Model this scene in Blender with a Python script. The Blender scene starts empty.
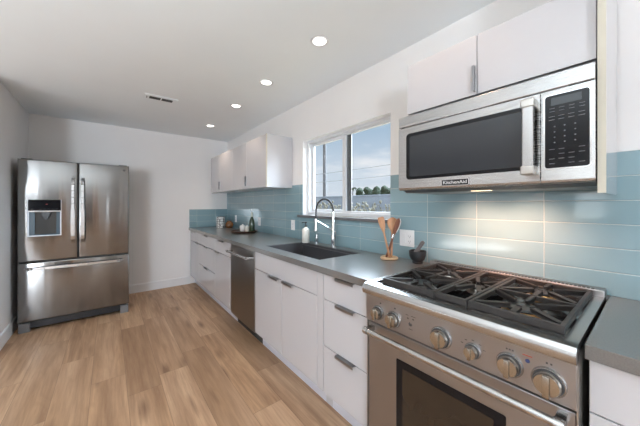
import bpy, bmesh, math, random
from mathutils import Vector, Matrix
random.seed(7)
S = bpy.context.scene
COL = S.collection
PI = math.pi

# ---------------------------------------------------------------- camera
cam_d = bpy.data.cameras.new('camera'); cam = bpy.data.objects.new('camera', cam_d); COL.objects.link(cam)
F_PX, YAW, H0 = 266.734, 0.669, 204.307
cam_d.sensor_fit = 'HORIZONTAL'; cam_d.sensor_width = 36.0
cam_d.lens = F_PX / 640 * 36.0
cam_d.shift_y = -(213 - H0) / 640
cam_d.clip_start = 0.02; cam_d.clip_end = 400
cam.location = (-1.654, 0.0, 1.297)
cam.rotation_euler = (PI / 2, 0, -YAW)
S.camera = cam

# ---------------------------------------------------------------- exposure
S.view_settings.view_transform = 'Standard'
S.view_settings.look = 'None'
S.view_settings.gamma = 1.0
S.view_settings.use_curve_mapping = False
S.view_settings.exposure = 0.12
S.cycles.max_bounces = 10
S.cycles.diffuse_bounces = 6
S.cycles.sample_clamp_indirect = 6.0
S.cycles.caustics_reflective = False
S.cycles.caustics_refractive = False
S.cycles.use_denoising = True

# ---------------------------------------------------------------- sky
def make_sky():
    w = bpy.data.worlds.new('sky'); S.world = w; w.use_nodes = True
    nt = w.node_tree; nt.nodes.clear(); N = nt.nodes.new; K = nt.links.new
    out = N('ShaderNodeOutputWorld'); bg = N('ShaderNodeBackground'); K(bg.outputs[0], out.inputs[0])
    tc = N('ShaderNodeTexCoord'); sep = N('ShaderNodeSeparateXYZ'); K(tc.outputs['Generated'], sep.inputs[0])
    r = N('ShaderNodeValToRGB'); K(sep.outputs[2], r.inputs[0])
    e = r.color_ramp.elements
    e[0].position = 0.0; e[0].color = (.72, .75, .80, 1)
    e[1].position = .6; e[1].color = (.26, .42, .62, 1)
    a = r.color_ramp.elements.new(.12); a.color = (.64, .70, .77, 1)
    a = r.color_ramp.elements.new(.26); a.color = (.43, .54, .66, 1)
    # cloud layer projected on a flat plane overhead
    mz = N('ShaderNodeMath'); mz.operation = 'MAXIMUM'; K(sep.outputs[2], mz.inputs[0]); mz.inputs[1].default_value = .02
    ad = N('ShaderNodeMath'); ad.operation = 'ADD'; K(mz.outputs[0], ad.inputs[0]); ad.inputs[1].default_value = .10
    dx = N('ShaderNodeMath'); dx.operation = 'DIVIDE'; K(sep.outputs[0], dx.inputs[0]); K(ad.outputs[0], dx.inputs[1])
    dy = N('ShaderNodeMath'); dy.operation = 'DIVIDE'; K(sep.outputs[1], dy.inputs[0]); K(ad.outputs[0], dy.inputs[1])
    cb = N('ShaderNodeCombineXYZ'); K(dx.outputs[0], cb.inputs[0]); K(dy.outputs[0], cb.inputs[1])
    no = N('ShaderNodeTexNoise'); K(cb.outputs[0], no.inputs['Vector']); no.inputs['Scale'].default_value = 0.62
    no.inputs['Detail'].default_value = 7; no.inputs['Roughness'].default_value = .6
    cr = N('ShaderNodeValToRGB'); K(no.outputs[0], cr.inputs[0])
    cr.color_ramp.elements[0].position = .47; cr.color_ramp.elements[1].position = .66
    mx = N('ShaderNodeMixRGB'); K(cr.outputs[0], mx.inputs[0]); K(r.outputs[0], mx.inputs[1]); mx.inputs[2].default_value = (.90, .87, .87, 1)
    K(mx.outputs[0], bg.inputs[0]); bg.inputs[1].default_value = 1.0
make_sky()

def lamp(kind, name, loc, rot, energy, color=(1, 1, 1), **kw):
    d = bpy.data.lights.new(name, kind); d.energy = energy; d.color = color
    for k, v in kw.items(): setattr(d, k, v)
    o = bpy.data.objects.new(name, d); o.location = loc; o.rotation_euler = rot; COL.objects.link(o); return o
lamp('SUN', 'sun', (0, -10, 20), (math.radians(42), 0, math.radians(-50)), 2.4, (1, .95, .88), angle=.01)
lamp('SUN', 'bright_sky_outside_sink_window', (8, 2, 8), (0, math.radians(64), math.radians(-8)), 36.0, (.80, .90, 1.0), angle=math.radians(95))
# side and entry windows read from reflections; the other lamps here are added fill
lamp('AREA', 'added_fill_far_wall', (-6.1, -1.2, .5), (0, math.radians(-155), 0), 20, (.72, .86, 1.0), shape='RECTANGLE', size=2.1, size_y=2.5)  # added inside the room, turned up to brighten the ceiling
lamp('AREA', 'daylight_side_window', (-6.32, .87, 1.48), (0, -PI / 2, 0), 6, (.86, .95, 1.0), shape='RECTANGLE', size=1.0, size_y=.5)
lamp('AREA', 'added_fill_rear', (-5.45, -6.45, 1.0), (math.radians(120), 0, 0), 340, (.78, .89, 1.0), shape='RECTANGLE', size=1.2, size_y=1.8)  # added at an invented rear opening to light the back wall
lamp('AREA', 'added_ceiling_fill', (-2.6, -.1, 1.15), Vector((.24, .14, -1)).to_track_quat('Z', 'Y').to_euler(), 88, (.84, .94, 1.0), shape='DISK', size=1.2)  # added fill aimed upward, brightens the ceiling; no such fixture stands here
lamp('AREA', 'added_ceiling_fill', (-3.9, 2.2, .5), (PI, 0, 0), 24, (.88, .95, 1.0), shape='DISK', size=1.2)  # second added upward fill, lower and further into the living area
lamp('AREA', 'daylight_entry_window', (-1.59, -6.62, 1.2), (math.radians(95), 0, 0), 5, (.84, .92, 1.0), shape='RECTANGLE', size=.14, size_y=1.9)

# ---------------------------------------------------------------- materials
MATS = {}
class NT:
    def __init__(s, name):
        s.m = bpy.data.materials.new(name); s.m.use_nodes = True; s.t = s.m.node_tree
        s.b = s.t.nodes['Principled BSDF']; s.out = s.t.nodes['Material Output']
    def n(s, ty, **kw):
        nd = s.t.nodes.new(ty)
        for k, v in kw.items(): setattr(nd, k, v)
        return nd
    def l(s, a, b): s.t.links.new(a, b)
    def math(s, op, a, b=None, c=None):
        nd = s.n('ShaderNodeMath', operation=op)
        for i, v in enumerate((a, b, c)):
            if v is None: continue
            if isinstance(v, (int, float)): nd.inputs[i].default_value = v
            else: s.l(v, nd.inputs[i])
        return nd.outputs[0]
    def ramp(s, fac, stops):
        r = s.n('ShaderNodeValToRGB'); s.l(fac, r.inputs[0]); e = r.color_ramp.elements
        while len(e) < len(stops): e.new(.5)
        for el, (p, c) in zip(e, stops): el.position = p; el.color = (*c, 1) if len(c) == 3 else c
        return r.outputs[0]
    def pos(s, scale=(1, 1, 1), obj=False):
        if obj: o = s.n('ShaderNodeTexCoord').outputs['Object']
        else: o = s.n('ShaderNodeNewGeometry').outputs['Position']
        mp = s.n('ShaderNodeMapping'); s.l(o, mp.inputs[0]); mp.inputs['Scale'].default_value = scale
        return mp.outputs[0]
    def noise(s, vec, scale, detail=3, rough=.5):
        nd = s.n('ShaderNodeTexNoise'); s.l(vec, nd.inputs['Vector']); nd.inputs['Scale'].default_value = scale
        nd.inputs['Detail'].default_value = detail; nd.inputs['Roughness'].default_value = rough
        return nd.outputs[0]
    def bump(s, h, strength, dist=.001):
        nd = s.n('ShaderNodeBump'); nd.inputs['Strength'].default_value = strength; nd.inputs['Distance'].default_value = dist
        s.l(h, nd.inputs['Height']); s.l(nd.outputs[0], s.b.inputs['Normal'])
    def mix(s, fac, a, b, blend='MIX'):
        nd = s.n('ShaderNodeMixRGB', blend_type=blend)
        for i, v in enumerate((fac, a, b)):
            if isinstance(v, (int, float)): nd.inputs[i].default_value = v
            elif isinstance(v, tuple): nd.inputs[i].default_value = (*v, 1)
            else: s.l(v, nd.inputs[i])
        return nd.outputs[0]

def pbr(name, col, rough=.5, metal=0., var=.04, vscale=12, coat=0., bump=0., bscale=200, spec=None, vec=(1, 1, 1)):
    """principled material with a slight procedural mottling"""
    m = NT(name); b = m.b
    v = m.noise(m.pos(vec), vscale, 3)
    lo = tuple(max(0, c * (1 - var)) for c in col); hi = tuple(min(1, c * (1 + var)) for c in col)
    m.l(m.ramp(v, [(.3, lo), (.7, hi)]), b.inputs['Base Color'])
    b.inputs['Roughness'].default_value = rough; b.inputs['Metallic'].default_value = metal
    b.inputs['Coat Weight'].default_value = coat; b.inputs['Coat Roughness'].default_value = .04
    if spec is not None: b.inputs['Specular IOR Level'].default_value = spec
    if bump: m.bump(m.noise(m.pos(vec), bscale, 2), bump)
    MATS[name] = m.m; return m.m

def steel(name, col, rough=.24, brush=(2, 2, 260), wav=(0, 0, 0), aniso=.6, wd=.004):
    if not aniso:      # plain polished or satin metal
        return pbr(name, col, rough, metal=1., var=.015, vscale=3)
    m = NT(name); b = m.b
    n1 = m.noise(m.pos(brush), 1.0, 4, .7)
    m.l(m.ramp(n1, [(.2, tuple(c * .975 for c in col)), (.8, tuple(min(1, c * 1.02) for c in col))]), b.inputs['Base Color'])
    m.l(m.ramp(n1, [(.2, (rough * .93,) * 3), (.8, (rough * 1.07,) * 3)]), b.inputs['Roughness'])
    b.inputs['Metallic'].default_value = 1
    b.inputs['Anisotropic'].default_value = aniso; b.inputs['Anisotropic Rotation'].default_value = .25
    tg = m.n('ShaderNodeTangent', direction_type='RADIAL', axis='Z'); m.l(tg.outputs[0], b.inputs['Tangent'])
    if wav[0]:
        m.bump(m.noise(m.pos(wav), 1.0, 1.5), 1.0, wd)
    MATS[name] = m.m; return m.m

pbr('wall_paint', (.81, .795, .79), .6, var=.012, vscale=3, bump=.05, bscale=180)
pbr('ceiling_paint', (.845, .885, .91), .7, var=.012, vscale=2, bump=.05, bscale=160)
pbr('trim_paint', (.78, .78, .79), .35, var=.01)
pbr('vinyl', (.70, .71, .73), .3, var=.01)
pbr('gloss_white', (.55, .54, .56), .16, var=.008, vscale=2, coat=.5)
pbr('carcass_white', (.72, .72, .73), .35, var=.01)
pbr('cream_edge', (.58, .545, .455), .45, var=.03)
pbr('gap_dark', (.035, .033, .03), .6)
pbr('toe_white', (.60, .60, .66), .35, var=.02)
steel('steel_fridge', (.25, .245, .24), .15, (3, 3, 500), wav=(8, 8, .9), aniso=.88, wd=.003)
steel('steel', (.54, .54, .54), .27, (2, 2, 900), aniso=.85)
steel('steel_warm', (.37, .352, .35), .30, (2, 2, 900), aniso=.85)
steel('steel_dark', (.27, .255, .24), .30, (200, 200, 2), aniso=.3)
steel('steel_knob', (.42, .39, .345), .22, (60, 60, 60), aniso=0)
steel('chrome', (.80, .80, .80), .09, (10, 10, 10), aniso=0)
steel('pull_metal', (.30, .30, .31), .30, (60, 60, 60), aniso=0)
steel('steel_side', (.42, .40, .38), .45, (60, 60, 60), aniso=0)
steel('steel_satin', (.50, .495, .49), .27, (60, 60, 60), aniso=0)
steel('nickel', (.55, .53, .50), .28, (60, 60, 60), aniso=0)
pbr('fridge_side', (.16, .16, .165), .45, var=.05)
pbr('black_plastic', (.016, .016, .018), .30, var=.1)
pbr('black_gloss', (.006, .006, .008), .10, var=.05, spec=.3)
pbr('oven_glass', (.030, .020, .013), .05, var=.25, vscale=4, coat=.1)
pbr('microwave_glass', (.022, .026, .032), .10, var=.03, vscale=4, coat=.2)
pbr('cast_iron', (.034, .029, .027), .48, var=.15, vscale=60, bump=.25, bscale=500)
pbr('burner_black', (.02, .02, .022), .35, var=.1)
pbr('enamel_black', (.012, .012, .014), .16, var=.1)
pbr('brass', (.62, .36, .14), .3, metal=1)
pbr('print_grey', (.13, .135, .145), .5)
pbr('print_dark', (.05, .05, .055), .5)
pbr('display', (.035, .040, .045), .15)
pbr('dispenser_grey', (.36, .38, .41), .28, metal=.7)
pbr('dispenser_blue', (.05, .085, .11), .22, coat=.4)
pbr('plate_white', (.80, .80, .80), .3, var=.01)
pbr('sink_composite', (.075, .073, .078), .42, var=.12, vscale=200)
pbr('sill_stone', (.13, .13, .135), .3, var=.06, vscale=150)
pbr('rubber_black', (.012, .012, .014), .45)
pbr('soap_white', (.80, .77, .70), .28, var=.02)
pbr('mortar_stone', (.022, .024, .027), .5, var=.5, vscale=300, bump=.3, bscale=400)
pbr('pestle_stone', (.10, .095, .095), .5, var=.3, vscale=200)
pbr('ceramic_white', (.78, .77, .74), .25, var=.01)
pbr('green_glass', (.035, .055, .03), .15, var=.2, coat=.5)
pbr('label_pale', (.55, .57, .5), .5)
pbr('tray_brown', (.075, .04, .028), .35, var=.2, vscale=20)
pbr('amber_jar', (.25, .10, .03), .25, var=.2, coat=.4)
pbr('fence_block', (.27, .315, .39), .8, var=.06, vscale=2)
pbr('pole_wood', (.11, .11, .12), .85, var=.2, vscale=8, vec=(4, 4, .5))
pbr('wire_black', (.25, .27, .30), .7)
pbr('panel_dark', (.05, .04, .035), .5)
pbr('rug_grey', (.3, .3, .3), .9)

def wood(name, a, b, rough=.5, sc=(40, 40, 6)):
    m = NT(name); v = m.noise(m.pos(sc), 1.0, 5, .6)
    m.l(m.ramp(v, [(.3, a), (.7, b)]), m.b.inputs['Base Color']); m.b.inputs['Roughness'].default_value = rough
    MATS[name] = m.m
wood('spoon_wood', (.42, .19, .09), (.60, .32, .17))
wood('spoon_dark', (.16, .055, .03), (.24, .09, .05))
wood('holder_wood', (.62, .40, .22), (.74, .52, .32))
wood('strip_wood', (.48, .22, .08), (.62, .32, .14))

def emis(name, col, st):
    m = NT(name); m.b.inputs['Base Color'].default_value = (*col, 1)
    m.b.inputs['Emission Color'].default_value = (*col, 1); m.b.inputs['Emission Strength'].default_value = st
    MATS[name] = m.m
emis('lamp_glow', (1, .97, .92), 5)
pbr('led_blue', (.02, .04, .12), .3)
pbr('led_red', (.45, .06, .04), .4)
emis('hood_lamp', (1, .78, .5), 2)

def mk_glass():
    m = NT('pane_glass'); m.t.nodes.remove(m.b)
    t = m.n('ShaderNodeBsdfTransparent'); t.inputs[0].default_value = (.93, .96, .98, 1)
    g = m.n('ShaderNodeBsdfGlossy'); g.inputs['Roughness'].default_value = .02
    fr = m.n('ShaderNodeFresnel'); fr.inputs[0].default_value = 1.35
    mx = m.n('ShaderNodeMixShader'); ge = m.n('ShaderNodeNewGeometry'); m.l(m.math('MULTIPLY', fr.outputs[0], m.math('SUBTRACT', 1, ge.outputs['Backfacing'])), mx.inputs[0]); m.l(t.outputs[0], mx.inputs[1]); m.l(g.outputs[0], mx.inputs[2])
    m.l(mx.outputs[0], m.out.inputs[0]); MATS['pane_glass'] = m.m
mk_glass()

def mk_tile():
    m = NT('glass_tile'); b = m.b
    p = m.n('ShaderNodeNewGeometry').outputs['Position']; sp = m.n('ShaderNodeSeparateXYZ'); m.l(p, sp.inputs[0])
    u = m.math('ADD', sp.outputs[1], sp.outputs[0])          # along whichever wall the tile is on
    TW, TH, G = .3, .1, .0026
    cu = m.math('DIVIDE', m.math('ADD', u, 100 * TW - .03), TW); cv = m.math('DIVIDE', m.math('ADD', sp.outputs[2], 10 * TH - .913), TH)
    fu, fv = m.math('FRACT', cu), m.math('FRACT', cv)
    du = m.math('MULTIPLY', m.math('MINIMUM', fu, m.math('SUBTRACT', 1, fu)), TW)
    dv = m.math('MULTIPLY', m.math('MINIMUM', fv, m.math('SUBTRACT', 1, fv)), TH)
    d = m.math('MINIMUM', du, dv)
    g = m.math('LESS_THAN', d, G / 2)
    iu, iv = m.math('FLOOR', cu), m.math('FLOOR', cv)
    cb = m.n('ShaderNodeCombineXYZ'); m.l(iu, cb.inputs[0]); m.l(iv, cb.inputs[1])
    wn = m.n('ShaderNodeTexWhiteNoise', noise_dimensions='3D'); m.l(cb.outputs[0], wn.inputs[0])
    tint = m.ramp(wn.outputs[0], [(0, (.215, .335, .375)), (.5, (.235, .355, .395)), (1, (.255, .375, .415))])
    m.l(m.mix(g, tint, (.47, .51, .50)), b.inputs['Base Color'])
    m.l(m.ramp(g, [(0, (.09,) * 3), (1, (.6,) * 3)]), b.inputs['Roughness'])
    b.inputs['Coat Weight'].default_value = .35; b.inputs['Coat Roughness'].default_value = .03
    hh = m.n('ShaderNodeMapRange'); m.l(d, hh.inputs[0]); hh.inputs[1].default_value = G * .4; hh.inputs[2].default_value = G * 1.6
    wob = m.noise(m.pos((9, 9, 14)), 1, 1)
    # each tile leans a hair differently
    ran = m.n('ShaderNodeSeparateColor'); m.l(wn.outputs['Color'], ran.inputs[0])
    tilt = m.math('ADD', m.math('MULTIPLY', m.math('SUBTRACT', ran.outputs[0], .5), m.math('MULTIPLY', fu, .9)),
                  m.math('MULTIPLY', m.math('SUBTRACT', ran.outputs[1], .5), m.math('MULTIPLY', fv, .6)))
    h = m.math('ADD', m.math('ADD', hh.outputs[0], m.math('MULTIPLY', wob, .5)), tilt)
    m.bump(h, .8, .0016)
    MATS['glass_tile'] = m.m
mk_tile()

def mk_floor():
    m = NT('oak_plank'); b = m.b
    p = m.n('ShaderNodeNewGeometry').outputs['Position']; sp = m.n('ShaderNodeSeparateXYZ'); m.l(p, sp.inputs[0])
    PW, PL = .2, 1.22
    cu = m.math('DIVIDE', m.math('ADD', sp.outputs[0], 20.155), PW); row = m.math('FLOOR', cu); fu = m.math('FRACT', cu)
    w1 = m.n('ShaderNodeTexWhiteNoise', noise_dimensions='1D'); m.l(row, w1.inputs['W'])
    cv = m.math('DIVIDE', m.math('ADD', m.math('ADD', sp.outputs[1], 20), m.math('MULTIPLY', w1.outputs[0], PL)), PL)
    col = m.math('FLOOR', cv); fv = m.math('FRACT', cv)
    cb = m.n('ShaderNodeCombineXYZ'); m.l(row, cb.inputs[0]); m.l(col, cb.inputs[1])
    w2 = m.n('ShaderNodeTexWhiteNoise', noise_dimensions='3D'); m.l(cb.outputs[0], w2.inputs[0])
    base = m.ramp(w2.outputs[0], [(0, (.40, .245, .14)), (.35, (.47, .29, .168)), (.7, (.55, .345, .20)), (1, (.50, .325, .205))])
    # grain runs with the plank, shifted per plank
    sh = m.n('ShaderNodeVectorMath', operation='MULTIPLY'); m.l(w2.outputs['Color'], sh.inputs[0]); sh.inputs[1].default_value = (7, 9, 5)
    pv = m.n('ShaderNodeVectorMath', operation='ADD'); m.l(p, pv.inputs[0]); m.l(sh.outputs[0], pv.inputs[1])
    mp = m.n('ShaderNodeMapping'); m.l(pv.outputs[0], mp.inputs[0]); mp.inputs['Scale'].default_value = (20, 1.25, 1)
    g1 = m.noise(mp.outputs[0], 1.0, 6, .62)
    mp2 = m.n('ShaderNodeMapping'); m.l(pv.outputs[0], mp2.inputs[0]); mp2.inputs['Scale'].default_value = (7, .9, 1)
    nz = m.n('ShaderNodeTexNoise'); m.l(mp2.outputs[0], nz.inputs['Vector']); nz.inputs['Scale'].default_value = 1; nz.inputs['Detail'].default_value = 2
    rings = m.math('SINE', m.math('MULTIPLY', nz.outputs[0], 60))      # cathedral figure
    # knots
    mp3 = m.n('ShaderNodeMapping'); m.l(pv.outputs[0], mp3.inputs[0]); mp3.inputs['Scale'].default_value = (6.5, 1.7, 1)
    vo = m.n('ShaderNodeTexVoronoi', feature='F1'); m.l(mp3.outputs[0], vo.inputs['Vector']); vo.inputs['Scale'].default_value = 1.0
    wv = m.math('ADD', vo.outputs['Distance'], m.math('MULTIPLY', m.math('SUBTRACT', g1, .5), .75))
    knot = m.ramp(wv, [(.03, (1,) * 3), (.24, (0,) * 3)])
    c = m.mix(m.ramp(g1, [(.40, (0,) * 3), (.66, (.85,) * 3)]), base, (.27, .15, .085))
    c = m.mix(m.ramp(rings, [(0, (0,) * 3), (1, (.22,) * 3)]), c, (.27, .15, .08))
    c = m.mix(m.ramp(m.noise(mp2.outputs[0], .7, 2), [(.42, (0,) * 3), (.70, (.5,) * 3)]), c, (.68, .46, .30))
    kk = m.math('MULTIPLY', knot, .8)
    c = m.mix(kk, c, (.15, .07, .035))
    mp4 = m.n('ShaderNodeMapping'); m.l(pv.outputs[0], mp4.inputs[0]); mp4.inputs['Scale'].default_value = (90, 4, 1)
    g4 = m.noise(mp4.outputs[0], 1.0, 3, .6)
    c = m.mix(m.ramp(g4, [(.45, (0,) * 3), (.7, (.35,) * 3)]), c, (.25, .14, .08))
    eu = m.math('MULTIPLY', m.math('MINIMUM', fu, m.math('SUBTRACT', 1, fu)), PW)
    ev = m.math('MULTIPLY', m.math('MINIMUM', fv, m.math('SUBTRACT', 1, fv)), PL)
    seam = m.math('LESS_THAN', m.math('MINIMUM', eu, ev), .0013)
    c = m.mix(m.math('MULTIPLY', seam, .6), c, (.12, .06, .035))
    m.l(c, b.inputs['Base Color'])
    m.l(m.ramp(g1, [(.3, (.36,) * 3), (.7, (.50,) * 3)]), b.inputs['Roughness'])
    m.bump(m.math('SUBTRACT', g1, seam), .25, .001)
    MATS['oak_plank'] = m.m
mk_floor()

def mk_quartz():
    m = NT('quartz_grey'); b = m.b
    n1 = m.noise(m.pos(), 260, 2); n2 = m.noise(m.pos(), 5, 4)
    c = m.ramp(n1, [(.3, (.125, .118, .113)), (.7, (.16, .152, .147))])
    c = m.mix(m.ramp(n2, [(.4, (0,) * 3), (.7, (.25,) * 3)]), c, (.165, .157, .15))
    m.l(c, b.inputs['Base Color']); b.inputs['Roughness'].default_value = .28; b.inputs['Coat Weight'].default_value = .8; b.inputs['Coat Roughness'].default_value = .16
    MATS['quartz_grey'] = m.m
mk_quartz()

def mk_ground():
    m = NT('dry_ground'); n1 = m.noise(m.pos(), 3, 6, .7)
    m.l(m.ramp(n1, [(.3, (.16, .12, .07)), (.7, (.40, .33, .21))]), m.b.inputs['Base Color']); m.b.inputs['Roughness'].default_value = .95
    MATS['dry_ground'] = m.m
    m = NT('leaf_dark'); n1 = m.noise(m.pos(), 4, 5, .7)
    m.l(m.ramp(n1, [(.3, (.008, .016, .010)), (.7, (.04, .065, .035))]), m.b.inputs['Base Color']); m.b.inputs['Roughness'].default_value = .9
    m.bump(n1, 1, .2); MATS['leaf_dark'] = m.m
    m = NT('dry_grass'); n1 = m.noise(m.pos(), 5, 4, .7)
    m.l(m.ramp(n1, [(.3, (.11, .115, .10)), (.55, (.21, .205, .17)), (.8, (.32, .30, .25))]), m.b.inputs['Base Color']); m.b.inputs['Roughness'].default_value = .9
    MATS['dry_grass'] = m.m
    m = NT('hex_mug'); b = m.b   # white cup with a black net pattern
    sp = m.n('ShaderNodeTexCoord'); vo = m.n('ShaderNodeTexVoronoi', feature='DISTANCE_TO_EDGE'); m.l(sp.outputs['Object'], vo.inputs['Vector'])
    vo.inputs['Scale'].default_value = 26; vo.inputs['Randomness'].default_value = .2
    m.l(m.ramp(vo.outputs[0], [(.05, (.03, .03, .03)), (.10, (.8, .8, .78))]), b.inputs['Base Color']); b.inputs['Roughness'].default_value = .3
    MATS['hex_mug'] = m.m
mk_ground()

# ---------------------------------------------------------------- mesh helpers
class MB:
    """collects shapes, written in room coordinates, for ONE mesh object"""
    def __init__(s): s.bm = bmesh.new()
    def _merge(s, tmp):
        me = bpy.data.meshes.new('tmp'); tmp.to_mesh(me); tmp.free(); s.bm.from_mesh(me); bpy.data.meshes.remove(me)
    def box(s, x0, x1, y0, y1, z0, z1, bev=0., seg=2, edges=None):
        t = bmesh.new(); bmesh.ops.create_cube(t, size=1)
        for v in t.verts: v.co = Vector(((x0 + x1) / 2 + v.co.x * (x1 - x0), (y0 + y1) / 2 + v.co.y * (y1 - y0), (z0 + z1) / 2 + v.co.z * (z1 - z0)))
        if bev:
            ed = [e for e in t.edges if (edges is None or edges(e))]
            bmesh.ops.bevel(t, geom=ed, offset=bev, segments=seg, profile=.5, affect='EDGES')
        s._merge(t); return s
    def bar(s, a, b, w, h, bev=0., up=(0, 0, 1)):
        """rectangular bar from a to b, w wide and h high"""
        a, b = Vector(a), Vector(b); d = b - a; L = d.length; d.normalize()
        up = Vector(up); side = d.cross(up).normalized(); u = side.cross(d)
        t = bmesh.new(); bmesh.ops.create_cube(t, size=1)
        for v in t.verts: v.co = a + d * ((v.co.x + .5) * L) + side * (v.co.y * w) + u * (v.co.z * h)
        if bev: bmesh.ops.bevel(t, geom=t.edges[:], offset=bev, segments=1, affect='EDGES')
        s._merge(t); return s
    def cyl(s, a, b, r, r2=None, n=24, bev=0.):
        a, b = Vector(a), Vector(b); d = b - a; L = d.length
        t = bmesh.new(); bmesh.ops.create_cone(t, cap_ends=True, segments=n, radius1=r, radius2=r if r2 is None else r2, depth=L)
        if bev:
            ed = [e for e in t.edges if abs(e.verts[0].co.z - e.verts[1].co.z) < 1e-6]
            bmesh.ops.bevel(t, geom=ed, offset=bev, segments=2, affect='EDGES')
        M = Matrix.Translation((a + b) / 2) @ d.to_track_quat('Z', 'Y').to_matrix().to_4x4()
        bmesh.ops.transform(t, matrix=M, verts=t.verts); s._merge(t); return s
    def tube(s, pts, r, n=12, cap=True):
        P = [Vector(p) for p in pts]; rr = r if isinstance(r, (list, tuple)) else [r] * len(P)
        t = bmesh.new(); rings = []; ref = None
        for i, p in enumerate(P):
            d = (P[min(i + 1, len(P) - 1)] - P[max(i - 1, 0)]).normalized()
            if ref is None:
                ref = Vector((0, 0, 1)) if abs(d.z) < .9 else Vector((1, 0, 0))
            ref = (ref - d * ref.dot(d)).normalized(); q = d.cross(ref)
            rings.append([t.verts.new(p + (ref * math.cos(2 * PI * k / n) + q * math.sin(2 * PI * k / n)) * rr[i]) for k in range(n)])
        for A, B in zip(rings, rings[1:]):
            for k in range(n): t.faces.new((A[k], A[(k + 1) % n], B[(k + 1) % n], B[k]))
        if cap: t.faces.new(rings[0][::-1]); t.faces.new(rings[-1])
        bmesh.ops.recalc_face_normals(t, faces=t.faces); s._merge(t); return s
    def lathe(s, prof, loc, n=28, M=None):
        """prof: (radius, z) from bottom to top, turned about z at loc"""
        t = bmesh.new(); rings = []
        for r, z in prof:
            rings.append([t.verts.new((r * math.cos(2 * PI * k / n), r * math.sin(2 * PI * k / n), z)) for k in range(n)] if r > 1e-5 else [t.verts.new((0, 0, z))])
        for A, B in zip(rings, rings[1:]):
            for k in range(n):
                k2 = (k + 1) % n
                if len(A) == 1 and len(B) == 1: continue
                if len(A) == 1: t.faces.new((A[0], B[k2], B[k]))
                elif len(B) == 1: t.faces.new((A[k], A[k2], B[0]))
                else: t.faces.new((A[k], A[k2], B[k2], B[k]))
        if len(rings[0]) > 1: t.faces.new(rings[0][::-1])
        if len(rings[-1]) > 1: t.faces.new(rings[-1])
        bmesh.ops.recalc_face_normals(t, faces=t.faces)
        T = Matrix.Translation(loc)
        if M is not None: T = T @ M
        bmesh.ops.transform(t, matrix=T, verts=t.verts); s._merge(t); return s
    def prism(s, poly, axis, a, b, bev=0.):
        """poly: 2-D outline in the other two axes (x,z for 'y'; y,z for 'x'; x,y for 'z')"""
        t = bmesh.new()
        def mk(u, v, w): return {'y': (u, w, v), 'x': (w, u, v), 'z': (u, v, w)}[axis]
        A = [t.verts.new(mk(u, v, a)) for u, v in poly]; B = [t.verts.new(mk(u, v, b)) for u, v in poly]
        t.faces.new(A); t.faces.new(B[::-1])
        for i in range(len(poly)): j = (i + 1) % len(poly); t.faces.new((A[j], A[i], B[i], B[j]))
        bmesh.ops.recalc_face_normals(t, faces=t.faces)
        if bev: bmesh.ops.bevel(t, geom=t.edges[:], offset=bev, segments=2, affect='EDGES')
        s._merge(t); return s
    def blob(s, c, r, sq=(1, 1, 1), sub=3, amp=.2, seed=0):
        t = bmesh.new(); bmesh.ops.create_icosphere(t, subdivisions=sub, radius=1)
        rn = random.Random(seed)
        for v in t.verts:
            k = r * (1 + rn.uniform(-amp, amp)); v.co = Vector((c[0] + v.co.x * k * sq[0], c[1] + v.co.y * k * sq[1], c[2] + v.co.z * k * sq[2]))
        s._merge(t); return s

ORG = {}
def obj(name, mb, mat, parent=None, smooth=False, mat2=None):
    org = ORG.get(parent.name, Vector()) if parent else Vector()
    bm = mb.bm
    if org.length: bmesh.ops.translate(bm, verts=bm.verts, vec=-org)
    if smooth:
        for f in bm.faces: f.smooth = True
        for e in bm.edges:
            if len(e.link_faces) == 2 and e.calc_face_angle(0) > math.radians(38): e.smooth = False
    me = bpy.data.meshes.new(name); bm.to_mesh(me); bm.free()
    me.materials.append(MATS[mat])
    o = bpy.data.objects.new(name, me); COL.objects.link(o)
    if parent: o.parent = parent
    ORG[o.name] = org
    return o
def tag(o, label, cat, group=None):
    o['label'] = label; o['category'] = cat
    if group: o['group'] = group
    return o
def thing(name, label, cat, loc, group=None):
    o = bpy.data.objects.new(name, None); o.location = loc; o.empty_display_size = .05; COL.objects.link(o)
    ORG[o.name] = Vector(loc); return tag(o, label, cat, group)
def single(name, mb, mat, label, cat, loc, group=None, smooth=False):
    """a thing that is one mesh, with its origin at loc"""
    loc = Vector(loc); bmesh.ops.translate(mb.bm, verts=mb.bm.verts, vec=-loc)
    o = obj(name, mb, mat, None, smooth); o.location = loc; ORG[o.name] = loc
    return tag(o, label, cat, group)
def struct(name, mb, mat, parent=None, smooth=False):
    o = obj(name, mb, mat, parent, smooth)
    if parent is None: o['kind'] = 'structure'
    return o
def cut(o, mb):
    """subtract a shape from a mesh object"""
    c = obj('cutter', mb, 'gap_dark', o.parent)
    md = o.modifiers.new('b', 'BOOLEAN'); md.operation = 'DIFFERENCE'; md.object = c; md.solver = 'EXACT'
    bpy.context.view_layer.update(); dg = bpy.context.evaluated_depsgraph_get()
    me = bpy.data.meshes.new_from_object(o.evaluated_get(dg)); o.modifiers.clear(); o.data = me
    bpy.data.objects.remove(c, do_unlink=True)
def text(name, body, size, loc, rot, mat, parent, ext=.0006, sx=1.):
    cu = bpy.data.curves.new(name, 'FONT'); cu.body = body; cu.size = size; cu.extrude = ext; cu.align_x = 'CENTER'; cu.align_y = 'CENTER'
    cu.materials.append(MATS[mat]); o = bpy.data.objects.new(name, cu); COL.objects.link(o); o.parent = parent
    bpy.context.view_layer.update(); dg = bpy.context.evaluated_depsgraph_get()
    me = bpy.data.meshes.new_from_object(o.evaluated_get(dg)); bpy.data.objects.remove(o, do_unlink=True)
    o = bpy.data.objects.new(name, me); COL.objects.link(o); o.parent = parent
    o.location = Vector(loc) - ORG[parent.name]; o.rotation_euler = rot; o.scale = (sx, 1, 1); return o
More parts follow.
